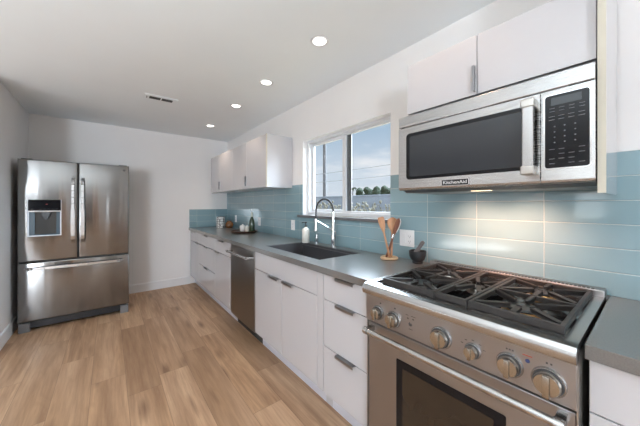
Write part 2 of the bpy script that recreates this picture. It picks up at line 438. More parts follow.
FACE_W = (PI / 2, 0, -PI / 2)       # text on a face that looks towards -x
FACE_S = (PI / 2, 0, 0)             # text on a face that looks towards -y

# ================================================================ room shell
CH, YB, XL = 2.406, 4.749, -2.423
WY0, WY1, WZ0, WZ1 = 1.236, 2.39, 1.183, 1.992      # kitchen window opening
WT = .16
struct('floor', MB().box(-6.2, 0, -6.5, YB, -.12, 0), 'oak_plank')
struct('ceiling', MB().box(-8.8, WT, -8.8, YB + .12, CH, CH + .2), 'ceiling_paint')  # runs past the walls as an added eave that keeps the sun out
struct('wall_right', MB().box(0, WT, -6.6, WY0, -.12, CH).box(0, WT, WY1, YB + .12, -.12, CH)
       .box(0, WT, WY0, WY1, -.12, WZ0 - .022).box(0, WT, WY0, WY1, WZ1, CH), 'wall_paint')
struct('wall_back', MB().box(-6.3, 0, YB, YB + .12, -.12, CH), 'wall_paint')
struct('wall_left', MB().box(XL - .12, XL, 3.5, YB, 0, CH), 'wall_paint')
struct('wall_far', MB().box(-6.3, -6.2, -6.6, -2.8, -.12, CH).box(-6.3, -6.2, -2.8, -.2, 2.1, CH).box(-6.3, -6.2, -2.8, -.2, -.12, 0).box(-6.3, -6.2, -.2, .60, -.12, CH)
       .box(-6.3, -6.2, .60, 1.15, -.12, .95).box(-6.3, -6.2, .60, 1.15, 2.0, CH).box(-6.3, -6.2, 1.15, YB, -.12, CH), 'wall_paint')
struct('wall_rear', MB().box(-6.2, -6.1, -6.6, -6.5, -.12, CH).box(-6.1, -4.5, -6.6, -6.5, -.12, .2).box(-6.1, -4.5, -6.6, -6.5, 2.25, CH)
       .box(-4.5, -1.67, -6.6, -6.5, -.12, CH).box(-1.67, -1.51, -6.6, -6.5, -.12, .1).box(-1.67, -1.51, -6.6, -6.5, 2.2, CH).box(-1.51, 0, -6.6, -6.5, -.12, CH), 'wall_paint')
struct('unseen_dark_panel', MB().box(-4.1, -2.98, -6.5, -6.46, 0, 2.3, .004), 'panel_dark')  # unseen; put in for the dark streak mirrored by the fridge doors
struct('unseen_wood_strip', MB().box(-2.94, -2.72, -6.5, -6.44, 0, 2.35, .004), 'strip_wood')  # unseen; put in for the orange streak on the fridge
BBH = .125
struct('baseboard_back', MB().prism([(YB, 0), (YB, BBH), (YB - .007, BBH), (YB - .013, BBH - .012), (YB - .013, 0)], 'x', XL, -.61), 'trim_paint')
struct('baseboard_left', MB().prism([(XL, 0), (XL, BBH), (XL + .007, BBH), (XL + .013, BBH - .012), (XL + .013, 0)], 'y', 3.5, YB - .013), 'trim_paint')

# kitchen window: white vinyl slider, grey stone sill
fr = MB()
def ring(mb, x0, x1, y0, y1, z0, z1, w, wb=None, wt=None, wl=None, wr=None):
    wb = w if wb is None else wb; wt = w if wt is None else wt; wl = w if wl is None else wl; wr = w if wr is None else wr
    mb.box(x0, x1, y0, y1, z0, z0 + wb, .003).box(x0, x1, y0, y1, z1 - wt, z1, .003)
    mb.box(x0, x1, y0, y0 + wr, z0 + wb, z1 - wt, .003).box(x0, x1, y1 - wl, y1, z0 + wb, z1 - wt, .003); return mb
win = struct('window_1', ring(MB(), .055, .135, WY0, WY1, WZ0, WZ1, .035, wr=.012), 'vinyl')
# reveal lining
struct('window_reveal', MB().box(-.001, .055, WY1 - .006, WY1, WZ0, WZ1).box(-.001, .055, WY0, WY0 + .004, WZ0, WZ1)
       .box(-.001, .055, WY0 + .004, WY1 - .006, WZ1 - .008, WZ1), 'trim_paint', win)
struct('window_sash', ring(MB(), .098, .122, 1.80, WY1 - .035, WZ0 + .035, WZ1 - .035, .028), 'vinyl', win)
struct('window_sash', ring(MB(), .068, .094, WY0 + .02, 1.84, WZ0 + .03, WZ1 - .03, .022, wl=.042, wr=.012), 'vinyl', win)
struct('sash_track', MB().box(.096, .10, 1.745, 1.80, WZ0 + .05, WZ1 - .05), 'steel_dark', win)
struct('glass_pane', MB().box(.108, .112, 1.82, WY1 - .06, WZ0 + .06, WZ1 - .06), 'pane_glass', win)
struct('glass_pane', MB().box(.079, .083, WY0 + .03, 1.80, WZ0 + .05, WZ1 - .05), 'pane_glass', win)
struct('window_latch', MB().box(.058, .068, 1.808, 1.826, 1.56, 1.60, .003), 'vinyl', win)
struct('window_sill', MB().box(-.032, .055, WY0 - .03, WY1 + .07, WZ0 - .028, WZ0 - .002, .002), 'sill_stone', win)
# unseen windows: the small one read from a tile reflection, the others added for light
for i, (bx) in enumerate([(-6.29, -6.21, .60, 1.15, .95, 2.0), (-6.29, -6.21, -2.8, -.2, 0.0, 2.1)]):
    w = struct('window_%d' % (i + 2), ring(MB(), *bx, .05), 'vinyl')
for i, bx in enumerate([(-6.1, -4.5, .2, 2.25)]):
    mb = MB(); x0, x1, z0, z1 = bx
    mb.box(x0, x1, -6.59, -6.51, z0, z0 + .05).box(x0, x1, -6.59, -6.51, z1 - .05, z1).box(x0, x0 + .05, -6.59, -6.51, z0, z1).box(x1 - .05, x1, -6.59, -6.51, z0, z1)
    struct('window_%d' % (i + 4), mb, 'vinyl')

# ================================================================ outdoors
def bank(x): return -.1 + max(0, x - 1) * .125
g = MB(); pts = [(.2, -.3), (.2, -.1), (1, -.1), (9.2, .92), (60, 1.0), (60, -.3)]
g.prism(pts, 'y', -40, 90)
struct('ground', g, 'dry_ground')
struct('ground', MB().box(-60, -6.3, -40, 60, -.3, -.13), 'dry_ground')
tag(single('block_wall', MB().box(8.6, 8.8, -5, 45, .7, 1.70).box(8.56, 8.84, -5, 45, 1.70, 1.77, .01), 'fence_block',
       'long slate blue garden wall seen through the window', 'wall', (8.7, 10, .7)), 'long slate blue garden wall seen through the window', 'wall')
PX, PY = 12.0, 16.66
pl = thing('utility_pole', 'tall dark utility pole with crossarm outside the left window pane', 'pole', (PX, PY, .9))
obj('pole', MB().cyl((PX, PY, .9), (PX, PY, 6.62), .15, .13, 16), 'pole_wood', pl, True)
obj('crossarm', MB().bar((PX - .15, PY + .75, 6.35), (PX - .15, PY - .2, 6.35), .12, .14), 'pole_wood', pl)
for k in (.68, .38, .1): obj('insulator', MB().cyl((PX - .15, PY + k, 6.42), (PX - .15, PY + k, 6.55), .045, .03, 10), 'pole_wood', pl)
for zz, sl in ((3.72, .0), (3.06, .0)):
    pts = []
    for i in range(25):
        y_ = -6 + i * 1.6; pts.append((PX - .2, y_, zz + .0012 * (y_ - 12) ** 2))
    single('overhead_wire', MB().tube(pts, .018, 6), 'wire_black',
           'thin overhead wire crossing the sky, the %s of two' % ('upper' if zz > 3.5 else 'lower'), 'wire', (PX - .2, PY - 4, zz), 'overhead wires outside')
tl = ['leftmost round dark tree above the garden wall', 'second dark round tree from the left above the wall', 'middle dark tree of the row above the garden wall',
      'fourth dark tree from the left above the wall', 'rightmost dark tree beyond the wall, at the window edge']
for k, (ty, tr) in enumerate([(27.7, .72), (26.2, .80), (24.6, .80), (23.1, .78), (21.6, .80)]):
    t = thing('round_tree', tl[k], 'tree', (28, ty, 1.0), 'dark trees beyond the garden wall')
    obj('trunk', MB().cyl((28, ty, .95), (28, ty, 2.2), .16, .12, 10), 'pole_wood', t, True)
    c = MB()
    for j in range(7):
        c.blob((28 + random.uniform(-.25, .25), ty + random.uniform(-.22, .22), 2.2 + j * .19), tr * (.85 if j < 5 else .68), (1, .82, .95), 3, .10, k * 9 + j)
    obj('crown', c, 'leaf_dark', t)
# small palm left of the trees
pm = thing('small_palm', 'small dark palm above the wall in the right window pane', 'palm tree', (20, 21.4, 1.0))
obj('trunk', MB().cyl((20, 21.4, .97), (20, 21.4, 2.85), .09, .07, 8), 'pole_wood', pm, True)
fm = MB()
for k in range(11):
    a = k * 2 * PI / 11
    fm.tube([(20 + math.cos(a) * r * .7, 21.4 + math.sin(a) * r * .7, 2.85 + .45 * math.sin(r * 3.2) - .25 * r) for r in (0, .2, .45, .7, .9)], [.03, .05, .05, .035, .01], 5)
obj('fronds', fm, 'leaf_dark', pm)
# weeds in front of the garden wall
wd = MB(); rn = random.Random(3)
for k in range(900):
    y = rn.uniform(2.5, 21); x = rn.uniform(6.0, 8.3)
    dens = .25 + .75 * (.5 + .5 * math.sin(y * 1.7 + 1))
    if rn.random() > dens * (.35 if y > 13 else 1): continue
    z = -.1 + (x - 1) * .1244; h = rn.uniform(.2, .7) * (.6 if y > 13 else 1)
    a = rn.uniform(0, 2 * PI); dx, dy = math.cos(a) * h * .25, math.sin(a) * h * .3
    wd.tube([(x, y, z), (x + dx * .4, y + dy * .4, z + h * .6), (x + dx, y + dy, z + h)], [.012, .018, .005], 4)
    wd.blob((x + dx, y + dy, z + h), rn.uniform(.03, .07), (1, 1, 1.3), 1, .2, k)
o = single('dry_weeds', wd, 'dry_grass', 'pale dry weeds growing in front of the slate blue garden wall', 'weeds', (7, 10, .7)); o['kind'] = 'stuff'

# ================================================================ ceiling
ll = ['largest recessed ceiling light, nearest the camera over the counter', 'second nearest recessed ceiling light, left of the window top',
      'third recessed ceiling light, above the upper cabinets', 'farthest recessed ceiling light, nearest the back wall']
for k, y in enumerate([1.42, 2.20, 2.935, 3.90]):
    x = -.535
    t = thing('ceiling_light', ll[k], 'ceiling light', (x, y, CH), 'recessed ceiling lights over the counter')
    obj('trim_ring', MB().lathe([(.063, -.002), (.060, -.007), (.050, -.009), (.044, -.004), (.044, -.001), (.063, -.001)], (x, y, CH), 32), 'trim_paint', t, True)
    obj('diffuser', MB().cyl((x, y, CH - .001), (x, y, CH - .004), .043), 'lamp_glow', t)
    lamp('SPOT', 'ceiling_light_beam', (x, y, CH - .03), (0, 0, 0), (6, 7, 9, 14)[k], (1, .80, .64), spot_size=math.radians(115), spot_blend=.8, shadow_soft_size=.05)
for x, y in [(-.535, .65), (-.535, -1.2), (-2.9, .6), (-2.9, -1.2), (-4.7, .6), (-4.7, 2.6), (-2.9, -3.2), (-4.7, -3.2)]:  # unseen downlights assumed across the rest of the room, added for light
    lamp('SPOT', 'ceiling_light_beam', (x, y, CH - .03), (0, 0, 0), 4 if x > -1 else 9, (1, .66, .44), spot_size=math.radians(115), spot_blend=.8, shadow_soft_size=.05)
vx, vy = -1.225, 3.235
v = thing('ceiling_vent', 'small white ceiling vent with two dark slots', 'vent', (vx, vy, CH))
obj('vent_frame', MB().box(vx - .15, vx + .15, vy - .075, vy + .075, CH - .006, CH, .002), 'ceiling_paint', v)
obj('slot', MB().box(vx - .105, vx - .006, vy - .035, vy + .035, CH - .0075, CH - .005), 'gap_dark', v)
obj('slot', MB().box(vx + .006, vx + .105, vy - .035, vy + .035, CH - .0075, CH - .005), 'gap_dark', v)
obj('damper_lever', MB().box(vx - .132, vx - .124, vy - .02, vy + .02, CH - .014, CH - .005), 'pull_metal', v)

# ================================================================ backsplash
TZ = 1.513
bs = MB()
bs.box(-.009, -.001, -2.2, WY0 - .002, .915, TZ).box(-.009, -.001, WY0 - .002, WY1 + .002, .915, WZ0 - .022).box(-.009, -.001, WY1 + .002, YB, .915, TZ)
single('backsplash', MB().box(-.625, -.008, YB - .008, YB, .915, 1.213), 'glass_tile', 'low three-row blue tile strip on the back wall at the counter end', 'backsplash', (-.3, YB, .915))
single('backsplash', bs, 'glass_tile', 'pale blue glass tile backsplash along the wall behind counter, sink and range', 'backsplash', (-.004, 2, .915))

# ================================================================ base cabinets
CF = -.612          # door face
CT = .868           # door top
def pull_h(par, y0, y1, z, face=CF):
    """tab pull hooked over the top edge of a front"""
    mb = MB().box(face - .022, face + .010, y0, y1, z, z + .002).box(face - .0235, face - .0205, y0, y1, z - .013, z + .002)
    return obj('pull_handle', mb, 'pull_metal', par)
def front(name, par, y0, y1, z0, z1, face=CF, x1=None):
    return obj(name, MB().box(face, (face + .018) if x1 is None else x1, y0 + .0022, y1 - .0022, z0 + .0022, z1 - .0022, .001, 1), 'gloss_white', par)
def base_cab(label, y0, y1, fronts, group='white base cabinets under the counter'):
    t = thing('base_cabinet', label, 'cabinet', (-.3, (y0 + y1) / 2, 0), group)
    c = MB().box(-.592, -.004, y0 + .002, y0 + .02, .13, .874).box(-.592, -.004, y1 - .02, y1 - .002, .13, .874).box(-.592, -.004, y0 + .02, y1 - .02, .13, .148)
    c.box(-.02, -.004, y0 + .02, y1 - .02, .148, .874).box(-.592, -.50, y0 + .02, y1 - .02, .856, .874)
    obj('carcass', c, 'carcass_white', t)
    obj('toe_kick', MB().box(-.535, -.517, y0, y1, 0.0, .13), 'toe_white', t)
    obj('inner_shadow_gap', MB().box(-.5925, -.588, y0 + .003, y1 - .003, .131, .873), 'gap_dark', t)
    for kind, a, b, z0, z1, pa, pb in fronts:
        f = front(kind, t, a, b, z0, z1)
        if pa is not None: pull_h(f, pa, pb, z1 - .0015 + .0002)
    return t
Z1, Z2, Z3 = .713, .424, .134
base_cab('white cabinet with three drawers between range and sink cabinet', .897, 1.283,
         [('drawer', .897, 1.283, Z1, CT, 1.01, 1.155), ('drawer', .897, 1.283, Z2, Z1, 1.01, 1.155), ('drawer', .897, 1.283, Z3, Z2, 1.01, 1.155)])
single('filler_panel', MB().box(CF, -.56, 1.286, 1.345, .134, CT).box(-.535, -.517, 1.284, 1.347, 0, .134), 'gloss_white',
       'narrow white filler strip between the sink cabinet and the three drawers', 'panel', (-.58, 1.315, 0))
base_cab('white two-door sink cabinet with long blank top front', 1.348, 2.27,
         [('top_panel', 1.348, 2.27, Z1, CT, None, None), ('door', 1.348, 1.800, Z3, Z1, 1.625, 1.765), ('door', 1.800, 2.27, Z3, Z1, 1.835, 1.985)])
base_cab('white cabinet with a top drawer and one door, left of dishwasher', 2.885, 3.44,
         [('drawer', 2.885, 3.44, Z1, CT, 3.09, 3.25), ('door', 2.885, 3.44, Z3, Z1, 3.25, 3.40)])
base_cab('white wide cabinet with three stacked drawers, second from back wall', 3.44, 4.20,
         [('drawer', 3.44, 4.20, Z1, CT, 3.74, 3.90), ('drawer', 3.44, 4.20, Z2, Z1, 3.74, 3.90), ('drawer', 3.44, 4.20, Z3, Z2, 3.74, 3.90)])
base_cab('white cabinet with one drawer and door, against the back wall', 4.20, YB - .004,
         [('drawer', 4.20, YB - .004, Z1, CT, 4.40, 4.55), ('door', 4.20, YB - .004, Z3, Z1, 4.23, 4.38)])
base_cab('white cabinet under the short counter right of the range', -.70, .119,
         [('drawer', -.70, .119, Z1 + .01, CT, -.4, -.25), ('door', -.70, .119, Z3, Z1 + .01, -.4, -.25)])

# countertops
SX0, SX1, SY0, SY1 = -.525, -.105, 1.44, 2.235
ct = MB().box(-.635, 0, .895, SY0, .875, .915).box(-.635, 0, SY1, YB, .875, .915).box(-.635, SX0, SY0, SY1, .875, .915).box(SX1, 0, SY0, SY1, .875, .915)
single('countertop', ct, 'quartz_grey', 'long grey quartz countertop from the back wall to the range', 'countertop', (-.3, 2.8, .875))
single('countertop', MB().box(-.635, 0, -.72, .1235, .875, .915, .0015), 'quartz_grey', 'short grey quartz countertop to the right of the range', 'countertop', (-.3, -.3, .875))

# sink
sk = thing('kitchen_sink', 'dark grey composite sink sunk into the long countertop', 'sink', (-.31, 1.84, .70))
sb = MB(); w = .012
x0, x1, y0, y1 = SX0 + .002, SX1 - .002, SY0 + .002, SY1 - .002
sb.box(x0, x0 + w, y0, y1, .70, .912).box(x1 - w, x1, y0, y1, .70, .912).box(x0 + w, x1 - w, y0, y0 + w, .70, .912).box(x0 + w, x1 - w, y1 - w, y1, .70, .912).box(x0 + w, x1 - w, y0 + w, y1 - w, .70, .712)
obj('bowl', sb, 'sink_composite', sk)
obj('ledge', MB().box(x0 + w, x0 + w + .012, y0 + w, y1 - w, .88, .893).box(x1 - w - .012, x1 - w, y0 + w, y1 - w, .88, .893), 'sink_composite', sk)
obj('drain', MB().lathe([(.0, .7125), (.025, .7125), (.045, .716), (.045, .713)], (-.30, 1.85, 0), 24), 'chrome', sk, True)

# faucet
fx, fy = -.065, 1.815
f = thing('kitchen_faucet', 'chrome spring faucet with black arched hose behind the sink', 'faucet', (fx, fy, .915))
obj('base', MB().cyl((fx, fy, .915), (fx, fy, .925), .028, bev=.002).cyl((fx, fy, .925), (fx, fy, 1.02), .019, bev=.002), 'chrome', f, True)
obj('column', MB().cyl((fx, fy, 1.02), (fx, fy, 1.23), .0155, bev=.001), 'chrome', f, True)
obj('lever', MB().tube([(fx, fy - .015, .985), (fx - .01, fy - .04, 1.0), (fx - .015, fy - .048, 1.06)], [.008, .006, .005], 10), 'chrome', f, True)
ex, ey = -.155, 1.955
arc = []
for i in range(25):
    a = PI * i / 24; c = (1 - math.cos(a)) / 2
    arc.append((fx + (ex - fx) * c, fy + (ey - fy) * c, 1.23 + .115 * math.sin(a)))
arc += [(ex, ey, 1.20), (ex, ey, 1.165)]
obj('spring_hose', MB().tube(arc, .0075, 10), 'rubber_black', f, True)
coil = []
L = len(arc) - 1
for i in range(L * 12 + 1):
    t = i / 12; k = min(int(t), L - 1); q = Vector(arc[k]).lerp(Vector(arc[k + 1]), t - k)
    d = (Vector(arc[k + 1]) - Vector(arc[k])).normalized(); h = Vector((ey - fy, -(ex - fx), 0)).normalized(); u = d.cross(h)
    coil.append(q + (h * math.cos(i * .9) + u * math.sin(i * .9)) * .0095)
obj('coil', MB().tube(coil, .0017, 4), 'rubber_black', f, True)
obj('spray_head', MB().cyl((ex, ey, 1.165), (ex, ey, 1.075), .013, .015, bev=.001).cyl((ex, ey, 1.075), (ex, ey, 1.05), .016, .019, bev=.001), 'chrome', f, True)
obj('dock_arm', MB().tube([(fx, fy, 1.06), (ex, ey, 1.15)], .005, 8).cyl((ex, ey, 1.142), (ex, ey, 1.158), .017), 'chrome', f, True)
# second small tap
f2 = thing('filter_tap', 'small chrome side tap left of the spring faucet', 'tap', (-.085, 2.03, .915))
obj('body', MB().cyl((-.085, 2.03, .915), (-.085, 2.03, .922), .022, bev=.002).cyl((-.085, 2.03, .922), (-.085, 2.03, .99), .014, bev=.001).cyl((-.085, 2.03, .99), (-.085, 2.03, 1.01), .010, bev=.001), 'chrome', f2, True)
obj('spout', MB().tube([(-.085, 2.03, .965), (-.12, 1.99, .965), (-.15, 1.95, .95)], [.006, .006, .005], 8), 'chrome', f2, True)

# soap bottle
sx, sy = -.115, 2.175
s = thing('soap_bottle', 'cream soap bottle with black pump beside the faucet', 'soap bottle', (sx, sy, .915))
obj('bottle', MB().lathe([(0, 0), (.034, 0), (.037, .004), (.037, .12), (.034, .135), (.016, .15), (.014, .158), (0, .158)], (sx, sy, .915), 28), 'soap_white', s, True)
obj('pump', MB().cyl((sx, sy, 1.072), (sx, sy, 1.085), .015, bev=.001).cyl((sx, sy, 1.085), (sx, sy, 1.115), .005).cyl((sx, sy, 1.112), (sx, sy, 1.122), .011, bev=.002)
    .tube([(sx, sy, 1.118), (sx - .03, sy + .01, 1.118), (sx - .038, sy + .013, 1.11)], .0045, 8), 'rubber_black', s, True)

# ================================================================ outlets
def plate(label, y, z, w=.075, h=.116, kind=1):
    t = thing('wall_outlet', label, 'outlet', (-.008, y, z), 'white wall outlets in the backsplash')
    obj('cover_plate', MB().box(-.013, -.008, y - w / 2, y + w / 2, z - h / 2, z + h / 2, .002), 'plate_white', t)
    def socket(yc):
        r = obj('receptacle', MB().box(-.0145, -.013, yc - .017, yc + .017, z - .035, z + .035, .0005), 'plate_white', t)
        q = MB()
        for zc in (z - .02, z + .016):
            q.box(-.0148, -.0144, yc - .008, yc - .006, zc - .005, zc + .005).box(-.0148, -.0144, yc + .006, yc + .008, zc - .004, zc + .004)
            q.cyl((-.0144, yc, zc - .011), (-.0148, yc, zc - .011), .0026, n=10)
        obj('slot', q, 'print_dark', r)
    if kind == 2:
        socket(y - .023)
        obj('rocker_switch', MB().prism([(-.013, z - .033), (-.0165, z - .03), (-.0145, z), (-.015, z + .033), (-.013, z + .033)], 'y', y + .008, y + .038), 'plate_white', t)
    else: socket(y)
plate('wide white double outlet plate between utensils and mortar', 1.093, 1.059, .116, .116, 2)
plate('white single outlet plate left of the soap bottle', 2.575, 1.061)
plate('white single outlet plate behind the green bottle tray', 3.44, 1.058)
plate('small far white outlet plate between patterned mug and tray', 4.32, 1.06)

# ================================================================ small things on the counter
# utensil holder with tools
hx, hy = -.115, 1.165
single('utensil_holder', MB().lathe([(0, 0), (.056, 0), (.060, .004), (.060, .012), (.056, .016), (.045, .017), (.042, .010), (0, .010)], (hx, hy, .915), 32), 'holder_wood',
       'round pale wood dish the wooden utensils stand in', 'utensil holder', (hx, hy, .915), smooth=True)
hb = (hx, hy)
def tool(name, label, base, top, mats, head, cat):
    t = thing(name, label, cat, (base[0], base[1], .926), 'cooking utensils in the wooden dish')
    B = Vector((base[0], base[1], .926)); T = Vector(top); d = (T - B).normalized(); L = (T - B).length
    n = 8; P = [B + d * L * .72 * i / n for i in range(n + 1)]
    obj('handle', MB().tube(P, [.0085 - .0025 * i / n for i in range(n + 1)], 10), mats[0], t, True)
    # flat head
    side = d.cross(Vector((-.83, -.55, 0))).normalized(); nn = side.cross(d).normalized()
    q = bmesh.new(); rows = []
    for i in range(len(head)):
        s_, hw = head[i]; c = B + d * (L * s_)
        ring_ = []
        for k in range(12):
            a = 2 * PI * k / 12; ring_.append(q.verts.new(c + side * math.cos(a) * hw + nn * (math.sin(a) * .005 - (hw * .25) * (math.sin(PI * i / len(head))))))
        rows.append(ring_)
    for A, Bq in zip(rows, rows[1:]):
        for k in range(12): q.faces.new((A[k], A[(k + 1) % 12], Bq[(k + 1) % 12], Bq[k]))
    q.faces.new(rows[0][::-1]); q.faces.new(rows[-1]); bmesh.ops.recalc_face_normals(q, faces=q.faces)
    mb = MB(); mb._merge(q); h = obj('head', mb, mats[1], t, True)
    return t, B, d, L, side, nn
sp_head = [(.62, .007), (.68, .014), (.76, .030), (.84, .037), (.92, .035), (.97, .024), (1.0, .006)]
tool('wooden_spoon', 'round-headed wooden spoon, middle of the three utensils', (hx + .018, hy - .004), (hx + .034, hy - .005, 1.205), ('spoon_wood', 'spoon_wood'), sp_head, 'spoon')
t, B, d, L, side, nn = tool('slotted_spoon', 'slotted wooden server leaning left in the utensil dish', (hx - .01, hy - .012), (hx - .015, hy + .065, 1.205), ('spoon_wood', 'spoon_wood'),
     [(.62, .007), (.70, .014), (.78, .020), (.88, .023), (.96, .023), (1.0, .02)], 'server')
for kk in (-.009, 0, .009):
    q0 = B + d * (L * .84) + side * kk - nn * .009; q1 = B + d * (L * .99) + side * kk - nn * .009
    obj('slot', MB().bar(q0, q1, .004, .004), 'gap_dark', t)
t, B, d, L, side, nn = tool('dark_spatula', 'dark-handled spatula with pale edge leaning right in the dish', (hx - .002, hy + .022), (hx + .01, hy - .075, 1.20), ('spoon_dark', 'spoon_dark'),
     [(.62, .008), (.70, .014), (.80, .017), (.90, .017), (.97, .013), (1.0, .006)], 'spatula')
obj('metal_collar', MB().cyl(B + d * L * .50, B + d * L * .60, .0105, bev=.001), 'chrome', t, True)
obj('pale_rim', MB().tube([B + d * (L * s_) - side * 0 + side * hw for s_, hw in [(.66, .012), (.75, .0165), (.85, .018), (.94, .016), (1.0, .006)]], .003, 8), 'ceramic_white', t, True)

# mortar and pestle
mx, my = -.085, .965
single('mortar', MB().lathe([(0, 0), (.030, 0), (.033, .006), (.031, .014), (.044, .030), (.051, .050), (.053, .072), (.053, .082), (.046, .082), (.042, .055), (.028, .030), (0, .024)], (mx, my, .915), 32),
       'mortar_stone', 'small black stone mortar beside the gas range', 'mortar', (mx, my, .915), smooth=True)
pb = Vector((mx - .012, my + .022, .958)); pt = Vector((mx + .012, my - .035, 1.060))
single('pestle', MB().tube([pb.lerp(pt, k) for k in (0, .06, .3, .6, .85, .96, 1)], [.010, .017, .015, .012, .013, .012, .006], 16), 'pestle_stone',
       'dark stone pestle leaning in the small mortar', 'pestle', tuple(pb), smooth=True)

# tray with bottle and jars
tx, ty = -.205, 3.50
single('serving_tray', MB().lathe([(0, 0), (.14, 0), (.170, .008), (.180, .022), (.173, .024), (.160, .012), (0, .010)], (tx, ty, .915), 40), 'tray_brown',
       'round dark brown tray on the counter under the upper cabinets', 'tray', (tx, ty, .915), smooth=True)
b = thing('oil_bottle', 'dark green bottle with pale neck standing on the brown tray', 'bottle', (-.115, 3.455, .926))
obj('glass_body', MB().lathe([(0, 0), (.036, 0), (.038, .004), (.038, .11), (.034, .145), (.018, .185), (.013, .20), (0, .20)], (-.115, 3.455, .926), 24), 'green_glass', b, True)
obj('neck', MB().lathe([(0, .19), (.013, .20), (.011, .25), (.012, .262), (0, .262)], (-.115, 3.455, .926), 20), 'label_pale', b, True)
obj('pour_spout', MB().tube([(-.115, 3.455, 1.188), (-.115, 3.455, 1.21), (-.12, 3.46, 1.225)], .004, 8), 'chrome', b, True)
for k, (ax, ay, rr, hh, lab) in enumerate([(-.20, 3.57, .040, .085, 'white lidded ceramic jar on the left of the brown tray'), (-.165, 3.50, .026, .075, 'small pale jar between white jar and green bottle')]):
    j = thing('ceramic_jar', lab, 'jar', (ax, ay, .926))
    obj('jar_body', MB().lathe([(0, 0), (rr * .85, 0), (rr, .01), (rr, hh * .75), (rr * .9, hh * .85), (0, hh * .85)], (ax, ay, .926), 24), 'ceramic_white' if k == 0 else 'soap_white', j, True)
    obj('lid', MB().lathe([(0, hh * .85), (rr * .92, hh * .85), (rr * .9, hh * .93), (rr * .25, hh * 1.02), (rr * .25, hh * 1.12), (0, hh * 1.18)], (ax, ay, .926), 24), 'ceramic_white', j, True)
mg = thing('patterned_mug', 'white mug with black net pattern near the back corner', 'mug', (-.215, 4.46, .915))
obj('cup', MB().lathe([(0, 0), (.060, 0), (.064, .004), (.066, .18), (.062, .18), (.060, .012), (0, .010)], (-.215, 4.46, .915), 28), 'hex_mug', mg, True)
single('amber_jar', MB().lathe([(0, 0), (.045, 0), (.062, .02), (.066, .05), (.055, .082), (.035, .095), (.035, .11), (.030, .11), (.028, .09), (0, .085)], (-.105, 4.36, .915), 28), 'amber_jar',
       'squat amber brown jar right of the patterned mug', 'jar', (-.105, 4.36, .915), smooth=True)

# ================================================================ upper cabinets
UF, UZ0, UZ1 = -.33, 1.487, 2.055
def upper_cab(label, y0, y1, ys, face, z0, z1, pulls, pull_z, group):
    t = thing('upper_cabinet', label, 'cabinet', (face / 2, (y0 + y1) / 2, z0), group)
    c = MB().box(face + .021, -.009, y0 + .001, y1 - .001, z0, z1)
    obj('carcass', c, 'carcass_white', t)
    obj('front_gap', MB().box(face + .0185, face + .0215, y0 + .003, y1 - .003, z0 + .003, z1 - .003), 'gap_dark', t)
    for a, bb in zip(ys, ys[1:]):
        dr = obj('door', MB().box(face, face + .018, a + .0015, bb - .0015, z0, z1, .001, 1), 'gloss_white', t)
        for (py, hand) in pulls:
            if a < py < bb:
                e = a if hand < 0 else bb
                y_ = e + (.008 if hand < 0 else -.008)
                obj('pull_handle', MB().box(face - .022, face - .019, y_ - .006, y_ + .006, pull_z[0], pull_z[1], .001, 1).box(face - .021, face, y_ - .0015, y_ + .0015, pull_z[0], pull_z[1]), 'pull_metal', dr)
    return t
G = 'white upper cabinets by the back wall'
c1 = upper_cab('white two-door upper cabinet with its blank side facing the window', 2.611, 3.62, [2.611, 3.13, 3.62], UF, UZ0, UZ1, [(3.2, -1)], (1.52, 1.64), G)
obj('side_panel', MB().box(UF, -.009, 2.593, 2.611, UZ0 - .004, UZ1 + .002), 'gloss_white', c1)
obj('panel_edge', MB().box(UF - .0015, UF + .006, 2.592, 2.612, UZ0 - .004, UZ1 + .002), 'cream_edge', c1)
upper_cab('white two-door upper cabinet nearest the back wall corner', 3.62, 4.585, [3.62, 4.13, 4.585], UF, UZ0, UZ1, [(4.2, -1)], (1.52, 1.64), G)
OF = -.365
c3 = upper_cab('white two-door cabinet mounted above the microwave', .126, .855, [.126, .500, .855], OF, 1.79, 2.055, [(.55, -1)], (1.80, 1.915), None)
sp = thing('side_panel', 'tall white end panel with cream edge right of the microwave', 'panel', (-.2, .113, 1.335))
obj('board', MB().box(-.385, -.009, .103, .123, 1.335, CH - .002), 'gloss_white', sp)
obj('edge_band', MB().box(-.3875, -.385, .103, .123, 1.335, CH - .002), 'cream_edge', sp)

# ================================================================ microwave
MX, MY0, MY1, MZ0, MZ1 = -.402, .126, .884, 1.372, 1.768
m = thing('microwave', 'stainless over-the-range microwave mounted above the cooktop', 'microwave', (-.2, .5, 1.36))
obj('case', MB().prism([(MX + .03, MZ1 - .003), (-.01, MZ1 - .003), (-.01, MZ0 - .012), (-.33, MZ0 - .012), (MX + .03, MZ0 + .004)], 'y', MY0 + .003, MY1 - .003), 'black_plastic', m)
obj('top_grille', MB().box(MX, MX + .03, MY0, MY1, 1.711, MZ1, .003), 'steel', m)
SEAM = .268
dprof = [(MX, 1.707), (MX, MZ0 + .012), (MX + .004, MZ0 + .004), (MX + .012, MZ0), (MX + .03, MZ0), (MX + .03, 1.707)]
door = obj('door', MB().prism(dprof, 'y', SEAM + .0015, MY1), 'steel', m)
def rrect(y0, y1, z0, z1, r, n=6):
    P = []
    for cy, cz, a0 in ((y1 - r, z1 - r, 0), (y0 + r, z1 - r, PI / 2), (y0 + r, z0 + r, PI), (y1 - r, z0 + r, 1.5 * PI)):
        for i in range(n + 1): a = a0 + PI / 2 * i / n; P.append((cy + r * math.cos(a), cz + r * math.sin(a)))
    return P
obj('window_bezel', MB().prism(rrect(.293, .836, 1.428, 1.672, .018), 'x', MX - .0015, MX + .003), 'black_gloss', door)
obj('window_glass', MB().prism(rrect(.325, .815, 1.443, 1.655, .008), 'x', MX - .0022, MX), 'microwave_glass', door)
